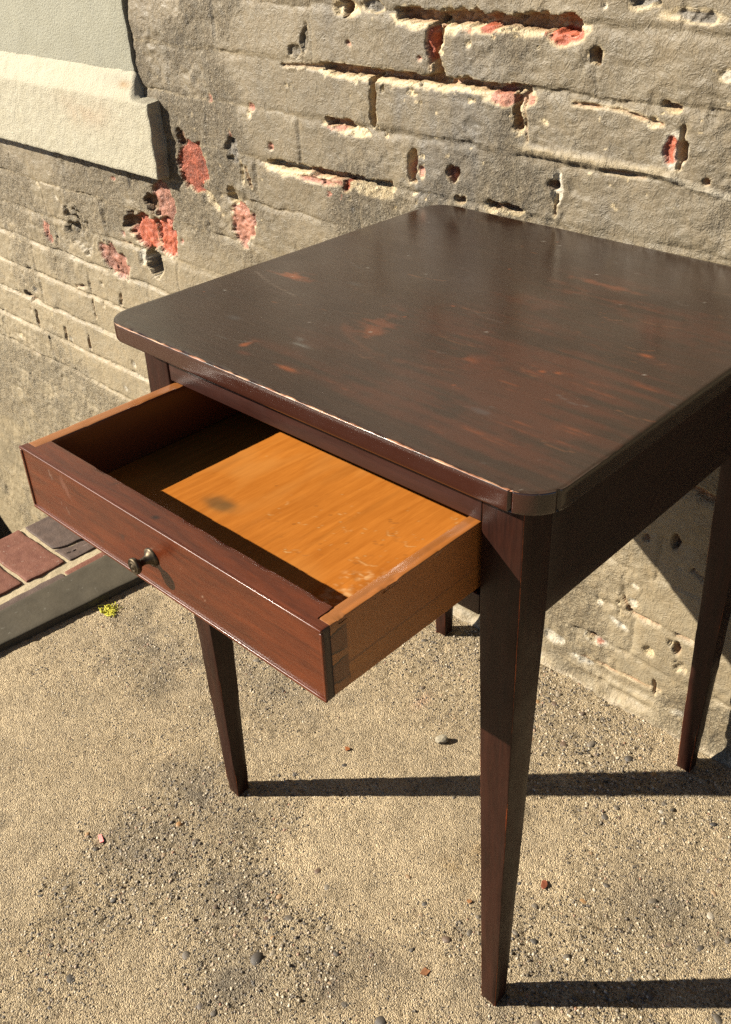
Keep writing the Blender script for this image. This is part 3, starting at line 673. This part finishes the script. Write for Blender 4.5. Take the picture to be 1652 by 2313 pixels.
OR = (.26, .062, .015); RS = (.075, .020, .009)
zone = blob(-.09, .17, .13, .14, .2) + .8 * blob(-.02, .08, .07, .10, .2) + .45 * blob(-.17, .38, .10, .05, .2) + .5 * blob(-.26, .05, .16, .05, .2) + .35 * blob(-.14, .02, .2, .03, .2)
put(sstep(.15, .95, gr * .55 + gr2 * .3 + bl * .35 + zone * .75 - .12) * np.clip(zone, 0, 1) * .72, RS)
put(sstep(.86, 1.35, gr2 * .8 + gr * .3 + zone * .40) * np.clip(zone, 0, 1) * .5, OR)
put(np.clip(bl * .45 - .08, 0, .3), (.045, .020, .012))
gw = .55 * gr2 + .45 * fn
def rub(cx, cy, rx, ry, colr, al, n=.8): put(sstep(.25, 1.25, np.exp(-((tx - cx) / rx) ** 2 - ((ty - cy) / ry) ** 2) * 1.15 + n * gw) * np.exp(-((tx - cx) / rx / 1.7) ** 2 - ((ty - cy) / ry / 1.7) ** 2) * al, colr)
rub(-.468, .193, .024, .011, OR, .75, 1.2); rub(-.462, .200, .012, .006, (.012, .007, .005), .8)
rub(-.325, .070, .006, .005, (.10, .095, .085), .6, 1.4); rub(-.316, .060, .012, .003, (.15, .145, .13), .7, 1.2)
rub(-.396, .217, .014, .005, (.06, .055, .05), .5, 1.1); rub(-.359, .026, .005, .010, OR, .9, .4); rub(-.345, .012, .010, .006, RS, .8)
rub(-.292, .147, .020, .032, (.13, .037, .016), .75, 1.2); rub(-.284, .125, .010, .010, OR, .3, 1.4); rub(-.286, .015, .022, .005, OR, .85, .5)
rub(-.162, .138, .012, .006, OR, .8); rub(-.150, .140, .030, .022, RS, .8); rub(-.097, .159, .004, .003, OR, .9, .2); rub(-.084, .165, .004, .003, OR, .9, .2)
rub(-.042, .249, .010, .004, OR, .8, .3); rub(-.09, .061, .010, .005, (.07, .065, .065), .5, 1.2); rub(-.423, .065, .012, .007, (.07, .07, .07), .4)
rub(-.172, .388, .06, .010, (.18, .05, .02), .6, 1.0); rub(-.15, .35, .07, .008, (.18, .05, .02), .5, 1.0); rub(-.20, .30, .05, .03, RS, .5, 1.0); rub(-.24, .20, .06, .05, RS, .35, 1.0); rub(-.05, .33, .08, .05, RS, .5, 1.0)
rad = np.hypot(tx + .23, (ty - .23)); ang = np.arctan2(ty - .23, tx + .23)
put(sstep(.005, .0006, np.abs(rad - .135 - .004 * bl)) * sstep(.45, 1.0, .3 + bl + .5 * fn) * .3, (.12, .04, .018))
def scratch(xa, ya, xb, yb, wd, colr, al):
    L = math.hypot(xb - xa, yb - ya); t = np.clip(((tx - xa) * (xb - xa) + (ty - ya) * (yb - ya)) / L ** 2, 0, 1)
    d_ = np.hypot(tx - xa - (xb - xa) * t, ty - ya - (yb - ya) * t + .004 * np.sin(t * 3)); put(sstep(wd, wd * .3, d_) * al, colr)
scratch(-.515, .175, -.42, .150, .0018, (.16, .12, .09), .7)
rr = random.Random(8)
for i in range(60):
    xa, ya = rr.uniform(x0, x1), rr.uniform(y0, y1); an = rr.gauss(0, .5); l = rr.uniform(.004, .05)
    scratch(xa, ya, xa + l * math.cos(an), ya + l * math.sin(an), .0016, rr.choice([(.13, .06, .03), (.20, .075, .03), (.12, .11, .10)]), rr.uniform(.2, .6))
for i in range(70): 
    put(sstep(.5, .8, blob(rr.uniform(x0, x1), rr.uniform(y0, y1), rr.uniform(.001, .0028), .0013, 0)), rr.choice([OR, (.30, .28, .24), (.012, .008, .006), (.30, .28, .24)]))
# wear: strongest along the front arris and round the near corner
front = sstep(y0 + .012, y0, V[:, 1]); fs = front * (orig[:, 0] < .02)
e = e * (.35 + 1.1 * fs * (orig[:, 2] > TOP - .004)) 
e += .62 * fs * topm * sstep(y0 + .0062, y0 + .0015, V[:, 1])
e += .55 * topm * np.clip(blob(-.012, -.022, .022, .007, .6) + blob(.004, -.018, .012, .008, .6), 0, 1)
e *= 1 + .30 * fbm(tx, orig[:, 2], .05, 3, 641) + .65 * fbm(tx, orig[:, 2] * 0, .016, 3, 643)
V[:, 2] -= topm * .0009 * np.clip(e, 0, 1) * (1 + fbm(tx, ty, .008, 2, 651)); V[:, 2] += np.where(topm, .0005 * fbm(tx, ty, .12, 2, 661), 0)
e = np.where(nf | nr, 0, e)
part('tabletop', V, F, M_TOP, e, tint)

# --- legs
LT, LF, TO = .04176, .0204, .0106
def leg(cxs, cys):
    """outer corner at (cxs,cys) in {0,-W}x{0,DP}; straight beside the rails, tapered below"""
    V, F, e = rbox((0, 0, 0), (LT, LT, ZB - .0006), (.012, .012, .012), .0022)
    z = V[:, 2]; t = sstep(0, 1, np.clip((ZA - z) / ZA, 0, 1)) * 0 + np.clip((ZA - z) / ZA, 0, 1)
    k = (LT - (LT - LF) * t) / LT; sh = TO * t
    V[:, 0] = V[:, 0] * k + sh; V[:, 1] = V[:, 1] * k + sh
    n_ = .0007 * fbm(V[:, 2], V[:, 0] * 3 + V[:, 1] * 5, .04, 3, 701 + int(-cxs * 10 + cys * 20)); out = (e > 0)
    V[:, 0] += n_ * out; V[:, 1] += n_ * out
    e = e * (.88 + .6 * sstep(.13, 0.0, V[:, 2]) + .35 * fbm(V[:, 2], V[:, 0] * 8, .10, 3, 731 + int(-cxs * 10)))
    if cxs == 0 and cys == 0: e = e + 1.0 * np.exp(-((V[:, 2] - .335) / .026) ** 2) * np.exp(-np.hypot(V[:, 0], V[:, 1]) / .010)
    mx = cxs == 0; my = cys != 0
    if mx: V[:, 0] = -V[:, 0]
    if my: V[:, 1] = -V[:, 1]
    if mx != my: F = F[:, ::-1]
    V = V + np.array((cxs, cys, 0)); return V, F, e
for cxs, cys in ((0, 0), (-W, 0), (0, DP), (-W, DP)):
    V, F, e = leg(cxs, cys)
    tint = np.zeros((len(V), 4))
    if cxs == 0 and cys == 0:                                     # small pale dent on the front of the near leg
        pass
    part('leg', V, F, M_LEG, np.clip(e, 0, 1.1), tint)
# --- rails and aprons
def board(name, lo, hi, mat, r=.0012, step=.02, wear=.5, parent=None, fn_=None, label=None, ex=((), (), ())):
    V, F, e = rbox(lo, hi, step, r, ex); tint = np.zeros((len(V), 4)); e = e * wear * (1 + .4 * fbm(V[:, 0] + V[:, 2], V[:, 1], .05, 3, 741))
    if fn_: V, e, tint = fn_(V, e, tint)
    o = part(name, V, F, mat, e, tint, parent)
    if label: o['label'] = label
    return o
RZ0 = .6690
board('rail', (-W + LT + .0008, .0012, RZ0), (-LT - .0008, .020, ZB - .0006), M_RAIL, .0012, .012, .85)
board('rail', (-W + LT + .0008, .0012, ZA), (-LT - .0008, .020, .5935), M_RAIL)
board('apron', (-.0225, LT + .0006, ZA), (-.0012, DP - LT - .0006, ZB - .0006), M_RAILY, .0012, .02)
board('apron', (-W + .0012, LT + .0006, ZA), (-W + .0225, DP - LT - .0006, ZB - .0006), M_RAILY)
board('apron', (-W + LT + .0006, DP - .0225, ZA), (-LT - .0006, DP - .0012, ZB - .0006), M_RAIL)

# --- drawer: bottom board is the part, its boards and knob the sub-parts
ZT, ZD = .6662, .5975; YF, YBK = -.1763, .262; XL, XR = -.461, -.0455
V, F, e = rbox((XL + .0158, YF + .0252, .600), (XR - .0138, YBK - .0122, .6070), (.0022, .0022, .02), .0008)
tx, ty = V[:, 0], V[:, 1]; topm = V[:, 2] > .6065; tint = np.zeros((len(V), 4))
fn = fbm(tx, ty, .012, 3, 801); bl = fbm(tx, ty, .1, 3, 811)
put(sstep(.2, 1.0, blob(-.309, -.063, .024, .013, .3)) * .75, (.085, .065, .03))
put(np.clip(.55 * fbm(tx, ty, .008, 4, 821, sy=.16) + .2 * fbm(tx, ty, .02, 3, 826, sy=.22) - .12, 0, .4), (.27, .095, .018))
put(np.clip(.7 * fbm(tx, ty, .05, 3, 831, sy=.10) - .25, 0, .35), (.58, .26, .065))
rr = random.Random(12)
for i in range(120):
    xa, ya = rr.gauss(-.16, .07), rr.gauss(-.03, .05); an = rr.uniform(0, 3.14); l = rr.uniform(.002, .015) if i > 14 else rr.uniform(.01, .03)
    scratch(xa, ya, xa + l * math.cos(an), ya + l * math.sin(an), .0014, rr.choice([(.70, .42, .17), (.66, .40, .16), (.30, .11, .03)]), rr.uniform(.3, .8))
# crazed, blistered varnish near the front right corner
crz = sstep(.55, 1.1, blob(-.122, -.075, .028, .040, .8)); V[:, 2] += topm * crz * .0006 * fbm(tx, ty, .006, 2, 841)
put(crz * sstep(.25, .6, np.abs(fbm(tx, ty, .007, 2, 851))) * .5, (.75, .50, .24))
drawer = part('drawer', V, F, M_HONEY, e * 0, tint); drawer['label'] = 'drawer pulled out toward the viewer, honey coloured board inside'

def front_fn(V, e, tint):
    en = ((V[:, 0] < XL + .0149) | (V[:, 0] > XR - .0129)) & (V[:, 1] > YF + .0075)
    V[en, 1] = YF + .0075
    fm = V[:, 1] < YF + .001
    def mk(xc, zc, rx, rz, colr, al, rot=0):
        a = math.radians(rot); dx = V[:, 0] - xc; dz = V[:, 2] - zc; p_ = (dx * math.cos(a) + dz * math.sin(a)) / rx; q_ = (-dx * math.sin(a) + dz * math.cos(a)) / rz
        m = np.clip(sstep(1.0, .4, np.hypot(p_, q_) + .4 * fbm(V[:, 0], V[:, 2], .008, 2, 861)) * al, 0, 1) * fm
        k = m > tint[:, 3]; tint[k, :3] = colr; tint[k, 3] = m[k]
    mk(-.412, .653, .002, .006, (.20, .12, .09), .5, 20); mk(-.388, .648, .005, .013, (.15, .06, .04), .5, 25); mk(-.402, .624, .0022, .006, (.19, .11, .08), .5, 25); mk(-.394, .622, .0018, .007, (.19, .11, .08), .5, 25)
    mk(-.2148, .638, .0016, .0009, (.40, .28, .19), 1); mk(-.188, .6213, .0026, .0012, (.42, .27, .18), 1, -30); mk(-.30, .632, .004, .002, (.03, .012, .008), .8); mk(-.34, .61, .006, .002, (.04, .014, .009), .6)
    tp = V[:, 2] > ZT - .0008
    for (xc, yc, rx, ry, cc) in ((-.257, -.167, .0045, .0022, (.006, .004, .004)), (-.084, -.163, .0010, .0035, (.03, .015, .01)), (-.33, -.158, .005, .001, (.02, .01, .006))):
        m = sstep(1, .5, np.hypot((V[:, 0] - xc) / rx, (V[:, 1] - yc) / ry)) * tp; k = m > tint[:, 3]; tint[k, :3] = cc; tint[k, 3] = m[k]
    # dark polished end grain
    en2 = V[:, 0] > XR - .0006; tint[en2] = (.022, .012, .009, .85)
    # chips along the inner top arris
    ia = (V[:, 1] > YF + .0235) & (V[:, 2] > ZT - .003); V[:, 2] -= np.where(ia, .0012 * sstep(.35, .8, fbm(V[:, 0], V[:, 1] * 0, .02, 3, 871)), 0)
    return V, e, tint
V, F, e = rbox((XL, YF, ZD), (XR, YF + .0248, ZT), (.0026, .004, .0026), .0014, ((XL + .0148, XL + .0150, XR - .0130, XR - .0128), (), ()))
V, e, tint = front_fn(V, e * .62 * (1 + .5 * fbm(V[:, 0], V[:, 2], .06, 3, 873)), np.zeros((len(V), 4)))
fr_o = part('drawer_front', V, F, M_FRONT, e, tint, drawer)
# cock bead round the front
lv, lf, le = [], [], []
def addb(lo, hi, r=.0009):
    V, F, e = rbox(lo, hi, .01, r); lf.append(F + sum(len(a) for a in lv)); lv.append(V); le.append(e)
bw = .0028
addb((XL, YF - .0016, ZT - bw), (XR, YF + .0012, ZT + .0003)); addb((XL, YF - .0016, ZD - .0003), (XR, YF + .0012, ZD + bw)); addb((XR - bw, YF - .0013, ZD + bw + .0002), (XR + .0003, YF + .0012, ZT - bw - .0002)); addb((XL - .0003, YF - .0013, ZD + bw + .0002), (XL + bw, YF + .0012, ZT - bw - .0002))
V = np.concatenate(lv)
part('bead', V, np.concatenate(lf), M_FRONT, np.concatenate(le) * .62 * (1 + .6 * fbm(V[:, 0], V[:, 2], .05, 3, 881)), None, drawer)
def side_fn(right):
    def f(V, e, tint):
        # ragged upper outer arris
        ed = (V[:, 2] > ZT - .004); V[:, 2] -= np.where(ed, .0006 * sstep(.3, .9, fbm(V[:, 1], V[:, 0] * 2, .012, 3, 891)) * (1 + (V[:, 0] > XR - .003)), 0)
        tint[V[:, 2] > ZT - .0016] = (.17, .058, .014, .6)
        if not right: tint[V[:, 0] > XL + .0140] = (.075, .020, .007, .85)  # inner face of the left side: same wood, its shade painted into the tint
        if right:
            ou = V[:, 0] > XR - .0045
            yr = V[:, 1] - (YF + .008); hz = (V[:, 2] - ZD) / (ZT - ZD)
            # two dark pins of the dovetail joint
            for zc, hw in ((.30, .10), (.72, .10)):
                wd = hw + .06 * (yr / .016) ; ln = ou & (yr < .0175) & (np.abs(np.abs(hz - zc) - wd) < .035); tint[ln] = (.02, .008, .005, .9); pin = ou & (yr < .016) & (np.abs(hz - zc) < wd) ; tint[pin] = (.11, .036, .012, .8)
            ends = ou & (yr < .0162) & ~((np.abs(hz - .30) < .16) | (np.abs(hz - .72) < .16)); tint[ends] = (.17, .065, .022, .45)
            dk = ou & (np.abs(hz - .33 - .2 * yr) < .022) & (yr >= .016); tint[dk] = (.15, .05, .016, .6)
            hi_ = ou & (hz > .36) & (yr > .016); tint[hi_] = (.30, .095, .018, .4)
        return V, e, tint
    return f
RX0 = XR - .0137
board('drawer_side', (RX0, YF + .0078, ZD + .0004), (XR - .0004, YBK, ZT - .0006), M_SIDE, .0012, (.003, .0024, .0022), .7, drawer, side_fn(True), None, ((), np.arange(YF + .0095, YF + .030, .0009), np.arange(ZD + .003, ZT - .003, .0011)))
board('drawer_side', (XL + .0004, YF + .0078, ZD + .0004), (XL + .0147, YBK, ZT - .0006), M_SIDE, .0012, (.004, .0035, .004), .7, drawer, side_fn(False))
board('drawer_back', (XL + .0152, YBK - .012, ZD + .0004), (RX0 - .0004, YBK, ZT - .003), M_SIDE, .0012, .02, .4, drawer)
# knob
mk_ = NT('dark_bronze'); tcn = mk_.n('TexCoord').outputs['Object']
nn_ = mk_.noise(tcn, 220, 4); mk_.b.inputs['Metallic'].default_value = .85
M_KNOB = mk_.done(mk_.mix(mk_.rng(nn_, .35, .7), (.032, .024, .015), (.10, .076, .046)), mk_.rng(nn_, .3, .7, .36, .6))
prof = [(0, .0088), (.0015, .0088), (.0022, .0076), (.0032, .0060), (.0048, .0042), (.0075, .0033), (.0105, .0034), (.0122, .0046), (.0132, .0066), (.0142, .0074), (.0158, .0078), (.0170, .0074), (.0175, .0066), (.0172, .0058), (.0172, .0050), (.0180, .0044), (.0181, .0036), (.0175, .0030), (.0175, .0022), (.0184, .0014), (.0186, .0001)]
n_ = 36; Vk = []; Fk = []
for (h, r_) in prof:
    for i in range(n_):
        t = 2 * math.pi * i / n_; Vk.append((-.257 + 1.0 * r_ * math.cos(t), YF - h * 1.12, .6310 + 1.0 * r_ * math.sin(t)))
for a in range(len(prof) - 1):
    for i in range(n_): Fk.append((a * n_ + i, a * n_ + (i + 1) % n_, (a + 1) * n_ + (i + 1) % n_, (a + 1) * n_ + i))
kn = part('knob', np.array(Vk), np.array(Fk)[:, ::-1] if False else np.array(Fk), M_KNOB, None, None, drawer); kn['label'] = 'small turned bronze knob with ringed face'

# ================================================================== LITTER ON THE PAVEMENT
def plain(name, c, rough=.6, spec=.3):
    m = NT(name); P = m.n('TexCoord').outputs['Object']; n1 = m.noise(P, 260, 3)
    return m.done(m.mix(m.rng(n1, .3, .7), tuple(x * .75 for x in c), tuple(min(1, x * 1.2) for x in c)), rough, m.bump(n1, .0006, .6), spec)
def flake(name, x, y, pts, th, mat, rot=0, tilt=(0, 0), curl=.0, lift=.0006):
    """thin irregular piece with real thickness"""
    bm = bmesh.new(); n = len(pts)
    bot = [bm.verts.new((px, py, curl * (px * px + py * py))) for px, py in pts]; tp_ = [bm.verts.new((px * .93, py * .93, th + curl * (px * px + py * py))) for px, py in pts]
    bm.faces.new(bot[::-1]); bm.faces.new(tp_)
    for i in range(n): bm.faces.new((bot[i], bot[(i + 1) % n], tp_[(i + 1) % n], tp_[i]))
    me = bpy.data.meshes.new(name); bm.to_mesh(me); bm.free()
    o = link(name, me, mat); o.location = (x, y, gh(x, y)[0] + lift); o.rotation_euler = (tilt[0], tilt[1], rot); return o
def blobpts(r, n=9, asp=1.0, seed=0, j=.3):
    q_ = random.Random(seed); return [(r * asp * (1 + q_.uniform(-j, j)) * math.cos(6.283 * i / n), r * (1 + q_.uniform(-j, j)) * math.sin(6.283 * i / n)) for i in range(n)]
# loose stone chip
bm = bmesh.new(); bmesh.ops.create_icosphere(bm, subdivisions=2, radius=1); rq = random.Random(2)
for v in bm.verts:
    v.co += v.normal * rq.uniform(-.13, .13); v.co.x *= .0105; v.co.y *= .0075; v.co.z *= .0055
me = bpy.data.meshes.new('stone_chip'); bm.to_mesh(me); bm.free()
o = link('stone_chip', me, plain('pale_stone', (.20, .175, .125), .85)); o.location = (-.322, .285, .0044); o.rotation_euler = (.2, -.25, .7)
tag(o, 'loose pale stone chip lying on the pavement between the table legs', 'stone')
# pink strip
o = flake('plastic_scrap', -.560, -.163, [(-.008, -.0022), (.008, -.003), (.0085, .0022), (-.0075, .0026)], .0012, plain('pink_plastic', (.85, .24, .22), .4), -.3, (0, -.12), 0, .0022)
tag(o, 'small pink strip of plastic lying on the pavement', 'scrap')
for (x, y, r_, asp, colr, rot, lab) in ((-.418, .178, .0050, 1.2, (.42, .14, .04), .4, 'tiny orange leaf scrap on the pavement below the drawer, left of the pale stone chip'),
                                        (-.060, .181, .0065, 1.5, (.33, .10, .05), 2.2, 'rust red leaf scrap on the gravelly pavement right of the near leg'),
                                        (-.0995, -.011, .0065, 1.4, (.40, .18, .08), .9, 'tan leaf scrap on the pavement close to the foot of the near leg'),
                                        (-.118, .098, .0042, 1.1, (.46, .22, .09), .2, 'smallest leaf scrap, orange brown, on pavement left of the near leg at mid height')):
    o = flake('leaf_scrap', x, y, blobpts(r_ * .72, 9, asp, int(x * 1000) & 255, .35), .0007, plain('dry_leaf', tuple(v * .5 for v in colr)), rot, (.06, .05), 12, .0012)
    tag(o, lab, 'leaf', 'leaf scraps on the pavement')
# tuft of yellow fibres
M_YEL = plain('yellow_fibre', (.46, .43, .055), .9); ry = random.Random(5)
bm = bmesh.new()
for k in range(75):
    x, y = ry.gauss(0, .0075), ry.gauss(0, .006); an = ry.uniform(0, 6.28); z = ry.uniform(.0003, .0012); w_ = ry.uniform(.0005, .0010); pr = None
    for s_ in range(6):
        nx, ny = -math.sin(an) * w_, math.cos(an) * w_
        cur = [bm.verts.new((x + nx, y + ny, z)), bm.verts.new((x - nx, y - ny, z)), bm.verts.new((x, y, z + .0012))]
        if pr:
            for a in range(3): bm.faces.new((pr[a], pr[(a + 1) % 3], cur[(a + 1) % 3], cur[a]))
        pr = cur; x += .0022 * math.cos(an); y += .0022 * math.sin(an); an += ry.gauss(0, .7); z = max(.0003, z + ry.gauss(0, .0005))
me = bpy.data.meshes.new('fibre_tuft'); bm.normal_update(); bm.to_mesh(me); bm.free()
o = link('fibre_tuft', me, M_YEL); o.location = (-.980, .128, .0008); tag(o, 'bright yellow tuft of fibres on the pavement beside the olive kerb', 'tuft')
